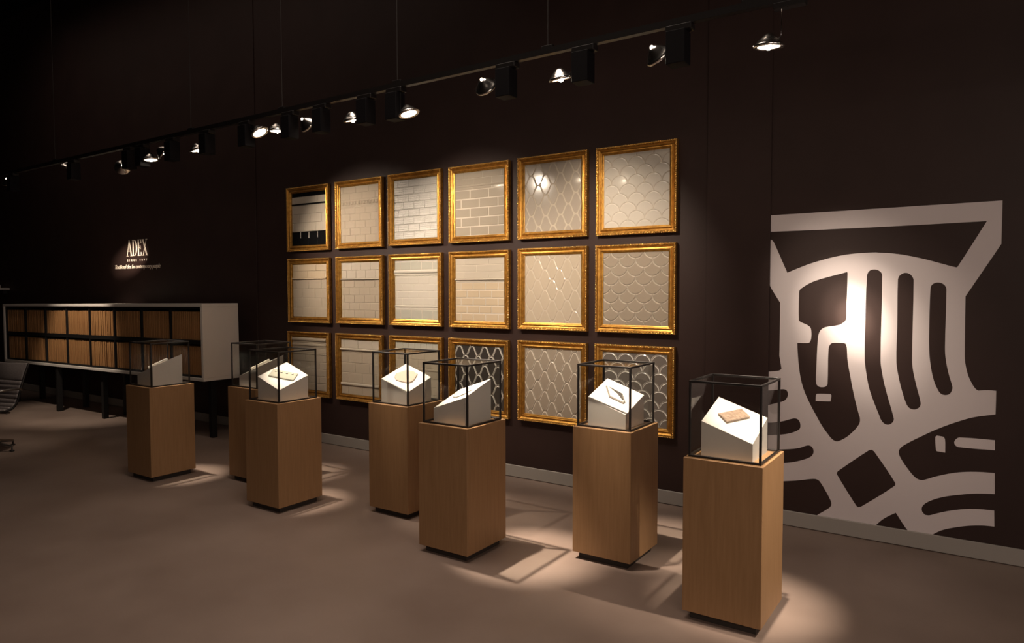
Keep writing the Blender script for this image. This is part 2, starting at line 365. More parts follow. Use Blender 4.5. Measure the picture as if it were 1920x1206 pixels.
struct('wall_right', wr, M['room'])
win = MB()
win.box((X1, -.95, .35), (X1+.08, -.89, 2.85)).box((X1, 1.69, .35), (X1+.08, 1.75, 2.85)).box((X1, -.89, .35), (X1+.08, 1.69, .41)).box((X1, -.89, 2.79), (X1+.08, 1.69, 2.85)).box((X1, .37, .41), (X1+.08, .43, 2.79))
w1 = struct('added_window_1', win, M['black'])  # unseen window, added to go with the fill light from the right
MB().box((X1+.03, -.89, .41), (X1+.04, .37, 2.79)).obj('pane', M['glass'], w1)
MB().box((X1+.03, .43, .41), (X1+.04, 1.69, 2.79)).obj('pane', M['glass'], w1)
# shallow pilasters either side of the framed panels
struct('trim_1', MB().box((-1.667, WY-.012, 0), (-1.226, WY, CZ), .002), M['wall'])
struct('trim_2', MB().box((-7.20, WY-.012, 0), (-6.83, WY, CZ), .002), M['wall'])
bb = MB()
for x0, x1, y in ((X0, -7.20, WY), (-7.215, -6.815, WY-.012), (-6.83, -1.667, WY), (-1.682, -1.211, WY-.012), (-1.226, X1, WY)):
    bb.box((x0, y-.014, .004), (x1, y, .104), .003)
struct('baseboard_back', bb, M['baseboard'])

# ---------------------------------------------------------------- mural
mur = thing('wall_mural', 'large white stylised crowned animal head painted on the dark wall at right', 'mural', (0, WY, 0))
CORN = [(-1.157, 1.517), (-1.157, 1.156), (0.064, 1.867), (-0.103, 1.564), (-0.028, 1.007), (-1.142, 1.069)]
def sp(k): return smooth_poly(ccw(MURD[k]), 4, 52, CORN if k == 'outer' else ())
filled('emblem_shape', [sp('outer'), sp('face'), sp('s1'), sp('s2'), sp('s3'), sp('dia')], .002, M['mural'], mur)
for k in ('mouth', 'eye', 'bar'): filled('emblem_patch', [sp(k)], .002, M['mural'], mur)

# ---------------------------------------------------------------- wall lettering
let = thing('wall_lettering', 'cream serif wall lettering reading ADEX with two small lines of text beneath', 'sign', (-9.42, WY, 0))
def stroke(mb, pts, th=.005): mb.prism(ccw(pts), lambda a, b, d: (a, -d, b), 0, th)
def letter(name, x, w, strokes):
    mb = MB(); Lz, H = 2.075, .215
    for i, s in enumerate(strokes): stroke(mb, [(a*w, b*H) for a, b in s], .004+.0004*i)
    mb.obj(name, M['letter'], let, (x, 0, Lz))
def q(x0, x1, y0, y1): return [(x0, y0), (x1, y0), (x1, y1), (x0, y1)]
letter('letter', -.242, .145, [[(.06,.03),(.12,.03),(.47,1),(.41,1)], [(.38,1),(.52,1),(.90,.03),(.72,.03)], q(.2,.72,.30,.335), q(-.02,.24,0,.03), q(.62,.98,0,.03)])
bowl = []
for i in range(12):
    t0, t1 = -math.pi/2 + math.pi*i/12, -math.pi/2 + math.pi*(i+1)/12
    def pt(t, k): return ((.42+.53*math.cos(t), .5+.5*math.sin(t)) if k else (.42+.36*math.cos(t), .5+.47*math.sin(t)))
    bowl.append([pt(t0, 1), pt(t1, 1), pt(t1, 0), pt(t0, 0)])
letter('letter', -.100, .130, [q(.10,.27,0,1), q(0,.45,0,.035), q(0,.45,.965,1)] + bowl)
letter('letter', .040, .098, [q(.10,.31,0,1), q(0,.92,0,.035), q(0,.92,.965,1), q(.31,.66,.49,.525), q(.84,.92,0,.22), q(.84,.92,.78,1), q(.62,.68,.40,.62)])
letter('letter', .150, .135, [[(.06,1),(.25,1),(.94,0),(.75,0)], [(.78,1),(.84,1),(.20,0),(.14,0)], q(-.02,.34,.97,1), q(.64,.98,.97,1), q(0,.34,0,.03), q(.66,1.02,0,.03)])
def text(name, body, size, loc, shear=0.0, space=1.0, sx=1.0):
    cu = bpy.data.curves.new(name, 'FONT'); cu.body = body; cu.size = size; cu.shear = shear; cu.space_character = space
    cu.align_x = 'CENTER'; cu.extrude = .002; cu.resolution_u = 2
    o = curve_mesh(name, cu, .004, M['letter'], let, loc); o.scale = (sx, 1, 1); o['kind'] = 'stuff'
text('small_text', 'SINCE 1897', .042, (.015, 0, 2.005), 0, 2.5)
text('slogan_text', 'Traditional tiles for contemporary people', .080, (.0, 0, 1.908), .42, .96, .90)

# ---------------------------------------------------------------- gilded frames with tile panels
FW, FH, T = .655, .677, .060
OW, OH = FW - 2*T, FH - 2*T
PROF = [(0, .004), (0, .033), (.003, .039), (.009, .0425), (.016, .040), (.019, .033), (.024, .029), (.031, .0255), (.035, .0265), (.039, .032), (.043, .0335), (.047, .0315), (.050, .025), (.054, .0235), (.060, .0205), (.060, .0162), (.050, .0162), (.050, .004)]
mo = MB(); ring = []
for t, h in PROF: ring.append([(sx*(FW/2-t), -h, sz*(FH/2-t)) for sx, sz in ((-1,-1), (1,-1), (1,1), (-1,1))])
for i in range(len(ring)-1):
    for c in range(4):
        d = (c+1) % 4
        mo.add([ring[i][c], ring[i][d], ring[i+1][d], ring[i+1][c]], [(0, 1, 2, 3)])
mould_me = mo.mesh('moulding', M['gold'])
def along(t, step):
    out = []
    hx, hz = FW/2-t, FH/2-t
    for (ax, az), (bx, bz), n, hor in (((-hx,-hz), (hx,-hz), round(2*hx/step), 1), ((hx,-hz), (hx,hz), round(2*hz/step), 0), ((hx,hz), (-hx,hz), round(2*hx/step), 1), ((-hx,hz), (-hx,-hz), round(2*hz/step), 0)):
        for k in range(n): out.append((ax+(bx-ax)*k/n, az+(bz-az)*k/n, hor))
    return out
be = MB()
for x, z, hor in along(.0045, .0135): be.ball((x, -.0405, z), .0058, 6, 4)
bead_me = be.mesh('beading', M['gold_bead'])
be2 = MB()
for i, (x, z, hor) in enumerate(along(.0125, .026)):
    be2.ball((x, -.0405, z), 1, 6, 3, (.0105, .005, .0045) if hor else (.0045, .005, .0105))
for x, z, hor in along(.0525, .0095): be2.ball((x, -.024, z), .0028, 5, 2)
carv_me = be2.mesh('carving', M['gold_dark'])
back_mes = {}
tile_cache = {}
G0, GF, TF = .005, .009, .0145       # backing, grout face, tile face (height off the wall)
def fx(cx, cz): return lambda a, b, d: (a-cx, -d, b-cz)
class Panel:
    def __init__(s, pos, label, grout, gf=GF):
        s.t = thing('framed_tile_panel', label, 'tile panel', (pos[0], WY-.002, pos[1]), 0, 'gilded tile panels on the wall')
        link('moulding', mould_me, s.t)
        bk = (grout.name, gf)
        if bk not in back_mes:
            back_mes[bk] = MB().box((-FW/2+.004, -gf, -FH/2+.004), (FW/2-.004, -G0+.003, FH/2-.004)).mesh('backing_board', grout)
        link('backing_board', back_mes[bk], s.t)
    def poly(s, name, pts, mats, cx, cz, ins, d0=None, d1=TF, key=None):
        pts = ccw(pts)
        me = tile_cache.get(key) if key else None
        if me is None:
            mb = MB(); mats_l = mats if isinstance(mats, (list, tuple)) else [mats]
            mb.prism(pts, fx(cx, cz), GF-.001 if d0 is None else d0, d1, ins, 0, 1 if len(mats_l) > 1 else 0)
            me = mb.mesh(name, mats_l)
            if key: tile_cache[key] = me
        # every tile sits a hair differently in its bed
        o = link(name, me, s.t, (cx, random.uniform(-.0006, .0002), cz))
        o.rotation_euler = (random.uniform(-.006, .006), 0, random.uniform(-.006, .006))
        return o
    def rect(s, u0, u1, v0, v1, mats, ins=.003, joint=.002, name='tile', d1=TF):
        a, b = max(u0, -.002)+joint/2, min(u1, OW+.002)-joint/2
        c, d = max(v0, -.002)+joint/2, min(v1, OH+.002)-joint/2
        if b-a < .006 or d-c < .004: return
        x0, x1, z0, z1 = -OW/2+a, -OW/2+b, OH/2-d, OH/2-c
        cx, cz = (x0+x1)/2, (z0+z1)/2
        mk = tuple(m.name for m in (mats if isinstance(mats, (list, tuple)) else [mats]))
        return s.poly(name, [(x0,z0),(x1,z0),(x1,z1),(x0,z1)], mats, cx, cz, min(ins, (d-c)*.3, (b-a)*.3), None, d1, (round(b-a, 4), round(d-c, 4), ins, d1, mk, name))
    def rows(s, v0, v1, rh, tw, mats, off=0.0, ins=.003, joint=.002, bond=.5):
        n = max(1, round((v1-v0)/rh)); rh = (v1-v0)/n
        for r in range(n):
            u = -2*tw + off + (tw*bond if r % 2 else 0)
            while u < OW:
                if u+tw > .004: s.rect(u, u+tw, v0+r*rh, v0+(r+1)*rh, mats, ins, joint)
                u += tw
    def liner(s, v0, v1, m, h=.012, steps=None):
        """projecting rounded trim strip across the panel"""
        hh = v1-v0; k = 6
        pr = [(v1, 0)] + [(v1 - hh*(.5-.5*math.cos(math.pi*i/k)), h*(.25+.75*math.sin(math.pi*i/k)**.7) if 0 < i < k else h*.25) for i in range(k+1)] + [(v0, 0)]
        v = []; f = []
        for x in (-OW/2-.002, OW/2+.002):
            for vv, d in pr: v.append((x, -(TF-.004+d), OH/2-vv))
        n = len(pr)
        for i in range(n-1): f.append((i, n+i, n+i+1, i+1))
        f += [tuple(range(n)), tuple(range(2*n-1, n-1, -1))]
        o = MB().add(v, f, False).obj('liner_strip', m, s.t); return o
    def arabesque(s, mats, ou=0.0, ov=0.0, gap=.0045, pw=.1405, ph=.168, ins=.006):
        A = ph/4; k = 2*math.pi/pw; N = 24
        def ring(g):
            up = []
            for i in range(N+1):
                x = -pw/2 + pw*i/N; e = 1e-4
                F = lambda t: A + A*(.45*math.cos(k*t) + .55*math.sin(math.pi/2*math.cos(k*t)))
                dz = (F(x+e) - F(x-e))/(2*e); L = math.hypot(1, dz)
                q = (x + dz/L*g, F(x) - g/L)
                up.append((q[0], max(q[1], .0002)))
            # keep the outline moving forward and pinch the side tips flat
            xs = [p for p in up if p[1] > .0003] 
            return xs
        o_ = ring(gap/2); i_ = ring(gap/2 + ins)
        m = min(len(o_), len(i_)); c = (len(o_)-m)//2; o_ = o_[c:c+m]; c = (len(i_)-m)//2; i_ = i_[c:c+m]
        outer = ccw(o_ + [(x, -z) for x, z in o_[::-1]]); inner = ccw(i_ + [(x, -z) for x, z in i_[::-1]])
        for r in range(-1, int(OH/(ph/2))+3):
            for c in range(-1, int(OW/pw)+3):
                cx = -OW/2 + ou + c*pw + (pw/2 if r % 2 else 0); cz = OH/2 - ov - r*ph/2
                s.shaped(outer, inner, cx, cz, mats, ins)
    def shaped(s, outer, inner, cx, cz, mats, ins):
        e = .004
        X = [p[0]+cx for p in outer]; Z = [p[1]+cz for p in outer]
        if max(X) < -OW/2+e or min(X) > OW/2-e or max(Z) < -OH/2+e or min(Z) > OH/2-e: return
        bx, bz = FW/2-.013, FH/2-.013                # edge tiles run on under the moulding
        inside = max(map(abs, X)) < bx and max(map(abs, Z)) < bz
        key = ('ring', len(outer), round(outer[0][0], 4), round(outer[3][1], 4), tuple(m.name for m in mats), ins) if inside else None
        me = tile_cache.get(key) if key else None
        if me is None:
            cl = lambda p: (min(max(p[0]+cx, -bx), bx)-cx, min(max(p[1]+cz, -bz), bz)-cz)
            O = [cl(p) for p in outer]; I = [cl(p) for p in inner]; n = len(O); d0, d1 = GF-.001, TF+.001; dm = d1 - min(ins*.55, .004)
            mb = MB(); v = [(a, -d0, b) for a, b in O] + [(a, -dm, b) for a, b in O] + [(a, -d1, b) for a, b in I]
            mb.add(v, [(i, (i+1) % n, n+(i+1) % n, n+i) for i in range(n)] + [(n+i, n+(i+1) % n, 2*n+(i+1) % n, 2*n+i) for i in range(n)], False, 1)
            mb.add(v[2*n:], [(i, i+1, n-2-i, n-1-i) for i in range(n//2-1)], False, 0)
            me = mb.mesh('tile', list(mats))
            if key: tile_cache[key] = me
        o = link('tile', me, s.t, (cx, random.uniform(-.0005, .0002), cz))
        o.rotation_euler = (random.uniform(-.006, .006), 0, random.uniform(-.006, .006))
    def scallop(s, mats, ou=0.0, ov=0.0, R=.0685, gap=.003, down=False, ins=.005):
        a0 = .06
        right = [(R*math.sin(t), R*math.cos(t)) for t in [a0 + (math.pi/2-a0)*i/9 for i in range(10)]]
        right += [(R - R*math.sin(t), -R + R*math.cos(t)) for t in [math.pi/2*i/8 for i in range(1, 8)]]
        pts = right + [(-x, z) for x, z in right[::-1]]
        if down: pts = [(x, -z) for x, z in pts]
        tile = ccw(inset(ccw(pts), gap/2))
        inn = inset(tile, ins)
        for r in range(-2, int(OH/R)+3):
            for c in range(-1, int(OW/(2*R))+3):
                s.shaped(tile, inn, -OW/2+ou+c*2*R+(R if r % 2 else 0), OH/2-ov-r*R, mats, ins)
    def done(s):
        mo_ = [o for o in s.t.children if o.name.split('.')[0] == 'moulding'][0]
        b = link('beading', bead_me, mo_); b['kind'] = 'stuff'
        c = link('carving', carv_me, mo_); c['kind'] = 'stuff'

FR = {(0, 0): (-5.929, 2.363), (0, 1): (-5.172, 2.366), (0, 2): (-4.433, 2.369), (0, 3): (-3.688, 2.366), (0, 4): (-2.943, 2.367), (0, 5): (-2.209, 2.365),
      (1, 0): (-5.929, 1.606), (1, 1): (-5.173, 1.610), (1, 2): (-4.431, 1.612), (1, 3): (-3.688, 1.612), (1, 4): (-2.943, 1.616), (1, 5): (-2.212, 1.615),
      (2, 0): (-5.945, .829), (2, 1): (-5.187, .831), (2, 2): (-4.432, .836), (2, 3): (-3.697, .838), (2, 4): (-2.944, .845), (2, 5): (-2.216, .846)}
def V(k): return k*OH
# top row
p = Panel(FR[0, 0], 'gold framed panel of cream tiles banded with glossy black top and base', M['g_dark'])
p.rows(0, V(.075), .06, .178, M['t_black'])
p.rows(V(.075), V(.205), .08, .178, M['t_cream'], .05)
p.liner(V(.205), V(.235), M['t_black'], .010)
p.rows(V(.235), V(.735), .093, .178, M['t_cream'], .02, joint=.0012)
p.rows(V(.735), V(1), .16, .134, [M['t_black'], M['t_black']], .0, .006)
for k in (1, 2, 3):
    p.rect(.134*k-.004, .134*k+.004, V(.745), V(.86), M['t_silver'], .002, 0, 'joint_strip', TF+.003)
p.done()
p = Panel(FR[0, 1], 'gold framed panel of plain beige tiles with a relief border, top row second', M['g_cream'], .0115)
p.rows(0, V(.24), .067, .178, M['t_sand'], .04, joint=.0012)
p.rows(V(.24), V(.36), .067, .134, M['t_sand'], .0, joint=.0012)
for k in range(12):
    o = p.rect(.022+.0425*k, .056+.0425*k, V(.265), V(.335), M['t_sand'], .010, 0, 'relief_ornament', TF+.009)
p.rows(V(.36), V(1), .072, .144, M['t_sand'], .06, joint=.0012)
p.liner(V(.36), V(.385), M['t_sand'], .006)
p.done()
p = Panel(FR[0, 2], 'gold framed panel of rippled silvery tiles glaring with reflected light', M['g_grey'])
p.rows(0, V(1), .0697, .134, M['t_wave'], .05, joint=.001)
for o in p.t.children:                       # lower rippled tiles tilted back on purpose to catch the lamp glare
    if o.name.startswith('tile') and o.location.z < .06: o.rotation_euler.x = -.045 + random.uniform(-.015, .015)
p.done()
p = Panel(FR[0, 3], 'gold framed panel of taupe brick tiles with pale joints, top row', M['g_white'], .0130)
p.rows(0, V(.20), .056, .2, M['t_taupe'], .1, joint=.001)
p.liner(V(.20), V(.235), M['t_taupe'], .007); p.rows(V(.235), V(.275), .03, .2, M['t_taupe'], .0, joint=.001)
p.rows(V(.275), V(1), .0765, .2, M['t_taupe'], .166, .004, joint=.007)
p.done()
p = Panel(FR[0, 4], 'gold framed panel of grey lantern tiles showing two lamp reflections', M['g_cream'], .0130)
p.arabesque([M['t_grey'], M['t_gbev']], .062, .008, .0085, ins=.003); p.done()
p = Panel(FR[0, 5], 'gold framed panel of white fish-scale tiles at top right', M['g_cream'], .0130)
p.scallop([M['t_white'], M['t_white']], .062, .028); p.done()
# middle row
p = Panel(FR[1, 0], 'gold framed panel of wide cream tiles beneath a ledge, leftmost of middle row', M['g_cream'], .0115)
p.rows(0, V(.255), .071, .27, M['t_cream2'], .1, joint=.001); p.liner(V(.255), V(.285), M['t_cream2'], .022)
p.rows(V(.285), V(1), .1, .2, M['t_sand'], .05, joint=.0015); p.done()
p = Panel(FR[1, 1], 'gold framed panel of small sand brick tiles under a thin ledge', M['g_cream'], .0115)
p.rows(0, V(.29), .08, .134, M['t_cream'], .01, joint=.0015); p.liner(V(.29), V(.315), M['t_cream'], .020)
p.rows(V(.315), V(1), .0765, .144, M['t_sand'], .04, joint=.002); p.done()
p = Panel(FR[1, 2], 'gold framed panel of white tiles with glossy double border and square grey tiles', M['g_white'], .0130)
p.rows(0, V(.03), .03, .3, M['t_white']); p.rows(V(.03), V(.165), .08, .134, M['t_celadon2'], .07, joint=.004)
p.liner(V(.165), V(.225), M['t_white'], .018); p.liner(V(.225), V(.26), M['t_white'], .010); p.rows(V(.26), V(.285), .02, .3, M['t_white'])
p.rows(V(.285), V(.76), .066, .134, M['t_white'], .03, joint=.0012)
p.liner(V(.76), V(.80), M['t_white'], .010); p.liner(V(.80), V(.835), M['t_white'], .005)
p.rows(V(.835), V(1), .1, .134, M['t_celadon2'], .07, joint=.004); p.done()
p = Panel(FR[1, 3], 'gold framed panel half plain white, half beige bricks with pale joints', M['g_white'], .0130)
p.rows(0, V(.325), .06, .27, M['t_cream'], .1, joint=.001); p.liner(V(.325), V(.355), M['t_cream'], .016); p.rows(V(.355), V(.385), .03, .3, M['t_cream'])
p.rows(V(.385), V(1), .0715, .1355, M['t_cream2'], .06, .004, joint=.0065); p.done()
p = Panel(FR[1, 4], 'gold framed panel of pale beige lantern tiles in the middle row', M['g_cream'], .0130)
p.arabesque([M['t_sand'], M['t_sand']], .055, .035, .009, ins=.003); p.done()
p = Panel(FR[1, 5], 'gold framed panel of stone grey fish-scale tiles curving downward', M['g_cream'])
p.scallop([M['t_stone'], M['t_sbev']], .062, .045, down=True, ins=.006); p.done()
# bottom row
p = Panel(FR[2, 0], 'gold framed panel with stacked cornice strips above plain bricks, bottom left', M['g_cream'], .0115)
p.liner(0, V(.07), M['t_sand'], .020); p.liner(V(.07), V(.105), M['t_sand'], .008); p.liner(V(.105), V(.165), M['t_sand'], .014); p.liner(V(.165), V(.195), M['t_sand'], .005)
p.rows(V(.195), V(.29), .06, .27, M['t_sand'], .1); p.liner(V(.29), V(.325), M['t_sand'], .008)
p.rows(V(.325), V(1), .075, .15, M['t_sand'], .05, joint=.003); p.done()
p = Panel(FR[2, 1], 'gold framed panel of large beige tiles between two projecting ledges', M['g_cream'], .0115)
p.rows(0, V(.155), .09, .2, M['t_cream'], .04, joint=.0015); p.liner(V(.155), V(.195), M['t_cream'], .022)
p.rows(V(.195), V(.24), .03, .3, M['t_sand']); p.rows(V(.24), V(.785), .1, .2, M['t_sand'], .1, joint=.003)
p.liner(V(.785), V(.84), M['t_cream'], .018); p.rows(V(.84), V(1), .09, .2, M['t_sand'], .1); p.done()
p = Panel(FR[2, 2], 'gold framed panel with a mottled band between small grey tiles', M['g_cream'], .0115)
p.rows(0, V(.11), .06, .075, M['t_celadon2'], .02, joint=.003); p.liner(V(.11), V(.145), M['t_cream'], .014)
p.rows(V(.145), V(.43), .08, .16, M['t_sand'], .05, joint=.001); p.liner(V(.43), V(.475), M['t_sand'], .008)
p.rows(V(.475), V(1), .066, .134, M['t_sand'], .05, joint=.003); p.done()
p = Panel(FR[2, 3], 'gold framed panel of charcoal lantern tiles with pearly edges', M['g_dark'])
p.arabesque([M['t_char'], M['t_silver']], .120, .005, .005, ins=.0055); p.done()
p = Panel(FR[2, 4], 'gold framed panel of brownish taupe lantern tiles in the bottom row', M['g_grey'])
p.arabesque([M['t_stone'], M['t_bev']], .053, -.065, .006, ins=.0060); p.done()
p = Panel(FR[2, 5], 'gold framed panel of smoke grey fish-scale tiles edged white, bottom right', M['g_dark'])
p.scallop([M['t_char2'], M['t_silver']], .060, .075, ins=.0058); p.done()

# ---------------------------------------------------------------- pedestals, glass cases, stands and sample tiles
PW, PD, PT = .376, .397, .795
PED = [(-5.932, 3.296), (-5.117, 3.730), (-4.351, 3.359), (-3.490, 3.774), (-2.672, 3.394), (-1.833, 3.822), (-1.010, 3.443)]
PLAB = ['leftmost maple pedestal, standing in front of the long wall cabinet', 'maple pedestal second from the left, mostly hidden behind its neighbour',
        'maple pedestal third from the left, in front of a half hidden one', 'maple pedestal fourth from the left, half behind the central one',
        'maple pedestal at the centre, below the charcoal lantern tile panel', 'maple pedestal second from the right, below the smoke grey scale panel',
        'largest maple pedestal, at the right in front of the mural']
WHERE = ['leftmost pedestal', 'second pedestal from the left', 'third pedestal from the left', 'fourth pedestal from the left', 'central pedestal', 'second pedestal from the right', 'rightmost pedestal']
LOW = ['L', 'L', 'F', 'F', 'L', 'F', 'F']
bw, bd = PW/2, PD/2
ped_body = MB().box((-bw, -bd, .04), (bw, bd, PT), .002).mesh('body', M['maple'])
ped_pl = MB().box((-bw+.03, -bd+.03, 0), (bw-.03, bd-.03, .04)).mesh('plinth', M['plinth'])
CW, CD, CH, BR = .346, .346, .372, .011
cw, cd = CW/2, CD/2
bar_me = {
 'x': MB().box((-cw, -BR/2, -BR/2), (cw, BR/2, BR/2), .001).mesh('edge_bar', M['black']),
 'y': MB().box((-BR/2, -cd+BR, -BR/2), (BR/2, cd-BR, BR/2), .001).mesh('edge_bar', M['black']),
 'z': MB().box((-BR/2, -BR/2, BR), (BR/2, BR/2, CH-BR), .001).mesh('edge_bar', M['black'])}
pane_me = {
 'x': MB().box((-.002, -cd+BR, BR), (.002, cd-BR, CH-BR)).mesh('glass_pane', M['glass']),
 'y': MB().box((-cw+BR, -.002, BR), (cw-BR, .002, CH-BR)).mesh('glass_pane', M['glass']),
 'z': MB().box((-cw+BR, -cd+BR, -.002), (cw-BR, cd-BR, .002)).mesh('glass_pane', M['glass'])}
SX, SY = .1225, .131
def slope(low, x, y): return .172 + ((-.347 if low == 'F' else .347)*x + .324*y)
def stand_mesh(low):
    c = [(-SX, -SY), (SX, -SY), (SX, SY), (-SX, SY)]
    mb = MB(); mb.add([(x, y, 0) for x, y in c] + [(x, y, slope(low, x, y)) for x, y in c], [(3,2,1,0),(4,5,6,7),(0,1,5,4),(1,2,6,5),(2,3,7,6),(3,0,4,7)])
    return mb.mesh('tilted_stand', M['white'])
stand_me = {k: stand_mesh(k) for k in 'FL'}
SLAB = ['side-on white stand', 'side-on white stand', 'white corner-sloped stand', 'white corner-sloped stand', 'white stand rising to the right', 'white corner-sloped stand', 'white corner-sloped stand']
def sample(i, label, pts, th, mats, ins=.004, extra=None):
    low = LOW[i]; cx, cy = PED[i]
    gx, gy = (-.347 if low == 'F' else .347), .324
    n = Vector((-gx, -gy, 1)).normalized()
    def fn(a, b, d): return Vector((a, b, slope(low, a, b))) + n*(d + .0005)
    mb = MB(); mb.prism(ccw(pts), fn, 0, th, ins, 0, 1 if len(mats) > 1 else 0)
    t = tag(mb.obj('sample_tile', mats, None, (cx, cy, PT)), label, 'tile', 'sample tiles in the glass cases')
    return t, fn
for i, (cx, cy) in enumerate(PED):
    t = thing('pedestal', PLAB[i], 'pedestal', (cx, cy, 0), 0, 'maple display pedestals')
    link('body', ped_body, t); link('plinth', ped_pl, t)
    c = thing('display_case', 'black edged glass display case on the %s' % WHERE[i], 'display case', (cx, cy, PT), 0, 'glass display cases')
    h = BR/2
    for z in (h, CH-h):
        for y in (-cd+h, cd-h): link('edge_bar', bar_me['x'], c, (0, y, z))
        for x in (-cw+h, cw-h): link('edge_bar', bar_me['y'], c, (x, 0, z))
    for x in (-cw+h, cw-h):
        for y in (-cd+h, cd-h): link('edge_bar', bar_me['z'], c, (x, y, 0))
    for x in (-cw+h, cw-h): link('glass_pane', pane_me['x'], c, (x, 0, 0))
    for y in (-cd+h, cd-h): link('glass_pane', pane_me['y'], c, (0, y, 0))
    link('glass_pane', pane_me['z'], c, (0, 0, CH-h))
    s = link('tilted_stand', stand_me[LOW[i]], None, (cx, cy, PT))
    tag(s, '%s in the case on the %s' % (SLAB[i], WHERE[i]), 'stand', 'white tilted tile stands')
def rot_rect(cx, cy, ang, l, w):
    c, s = math.cos(ang), math.sin(ang)
    return [(cx + c*a*l/2 - s*b*w/2, cy + s*a*l/2 + c*b*w/2) for a, b in ((-1,-1),(1,-1),(1,1),(-1,1))]
sample(0, 'pale bar tile lying on the stand of the leftmost pedestal', rot_rect(.02, -.02, 1.0, .15, .075), .022, [M['t_white']])
sample(1, 'pale bar tile lying on the stand of the second pedestal from the left', rot_rect(.02, -.02, 1.0, .15, .075), .022, [M['t_white']])
t3, f3 = sample(2, 'pale celadon bar tile with raised dots on the third pedestal from the left', rot_rect(0, .003, .46, .195, .088), .012, [M['t_celadon']])
dots = MB()
for k in range(4):
    a = -.065+.043*k; cc, ss = math.cos(.46), math.sin(.46)
    dots.ball(f3(cc*a - ss*.018, .003 + ss*a + cc*.018, .0135), .0095, 10, 6, (1, 1, .6))
dots.obj('raised_dots', M['t_white'], t3)
sample(3, 'pale pink eight sided tile on the fourth pedestal from the left', [(-.085,-.020),(-.063,-.057),(-.029,-.077),(.058,-.045),(.067,.001),(.033,.086),(-.014,.091),(-.063,.059)][::-1], .010, [M['t_pale']], .005)
sample(4, 'thin white lantern tile on the central pedestal', [(-.085,.028),(-.055,.060),(-.01,.075),(.045,.045),(.085,-.01),(.055,-.055),(.01,-.068),(-.045,-.035)], .010, [M['t_white']], .005)
t6, f6 = sample(5, 'white diamond tile with painted grey reflection on the second pedestal from the right', [(-.092,.041),(-.085,.054),(.022,.041),(.071,-.025),(.069,-.046),(-.025,-.046)], .010, [M['t_white'], M['t_char2']], .007)
refl = MB().prism(ccw([(-.07,.040),(.018,.033),(.058,-.022),(.05,-.026),(.0,.012)]), f6, .0098, .0115)  # grey reflection on the white tile, painted as a darker patch
refl.obj('reflection_patch', M['t_reflection'], t6)
sample(6, 'beige relief patterned rectangular tile on the rightmost pedestal', [(-.076,-.026),(.002,.098),(.054,.062),(-.023,-.063)], .013, [M['t_relief']], .004)

# ---------------------------------------------------------------- long wall cabinet with upright sample boards
CL, CDp, CHt = 4.89, .44, .834
CM = Matrix.Translation((-6.9, 4.31, .634)) @ Matrix.Rotation(.0123, 4, 'Z') @ Matrix.Rotation(-.0098, 4, 'Y')
cab = thing('wall_cabinet', 'long white cabinet on black legs with two rows of bays under the lettering', 'cabinet')
cab.matrix_world = CM
E_ = .035
MB().box((-CL, 0, CHt-E_), (0, CDp, CHt), .003).obj('top_panel', M['cab_white'], cab)
MB().box((-CL, 0, 0), (0, CDp, E_), .003).obj('bottom_panel', M['cab_white'], cab)
MB().box((-E_, 0, E_), (0, CDp, CHt-E_), .002).obj('side_panel', M['cab_white'], cab)
MB().box((-CL, 0, E_), (-CL+E_, CDp, CHt-E_), .002).obj('side_panel', M['cab_white'], cab)
MB().box((-CL+E_, CDp-.02, E_), (-E_, CDp-.005, CHt-E_)).obj('back_panel', M['black_matt'], cab)
zi0, zi1 = E_, CHt-E_; zm = (zi0+zi1)/2
MB().box((-CL+E_, .02, zm-.022), (-E_, CDp-.02, zm+.022)).obj('shelf', M['black_matt'], cab)
MB().box((-CL+E_, .02, zi0), (-E_, CDp-.02, zi0+.022)).obj('lining', M['black_matt'], cab)
MB().box((-CL+E_, .02, zi1-.022), (-E_, CDp-.02, zi1)).obj('lining', M['black_matt'], cab)
NTH = 'first second third fourth fifth sixth seventh eighth ninth tenth eleventh twelfth thirteenth fourteenth fifteenth sixteenth'.split()
NB = 8; bay = (CL-2*E_)/NB
div_u = MB().box((-.012, .02, zm+.022), (.012, CDp-.02, zi1-.022)).mesh('divider', M['black_matt'])
div_l = MB().box((-.012, .02, zi0+.022), (.012, CDp-.02, zm-.022)).mesh('divider', M['black_matt'])
for k in range(NB+1):
    x = -E_-.012-(bay-.003)*k
    link('divider', div_u, cab, (x, 0, 0)); link('divider', div_l, cab, (x, 0, 0))
inv = CM.inverted()
for x, y in ((-6.99, 4.465), (-9.167, 4.375), (-10.256, 4.315), (-11.62, 4.33), (-10.285, 4.66), (-11.62, 4.66), (-9.2, 4.66)):
    lp = inv @ Vector((x, y, .634)); hz = (CM @ Vector((lp.x, lp.y, 0))).z
    MB().box((-.03, -.03, -hz), (.03, .03, -.0002), .003).obj('leg', M['black_matt'], cab, (lp.x, lp.y, 0))
bh_u, bh_l = zi1-.022-(zm+.022)-.030, zm-.022-(zi0+.022)-.030
bd_u = MB().box((-.0125, 0, 0), (.0125, .33, bh_u), .002).mesh('sample_board', M['board'])
bd_l = MB().box((-.0125, 0, 0), (.0125, .33, bh_l), .002).mesh('sample_board', M['board'])
ORD = ['leftmost bay', 'second bay from the left', 'third bay from the left', 'fourth bay from the left', 'fourth bay from the right', 'third bay from the right', 'second bay from the right', 'rightmost bay']
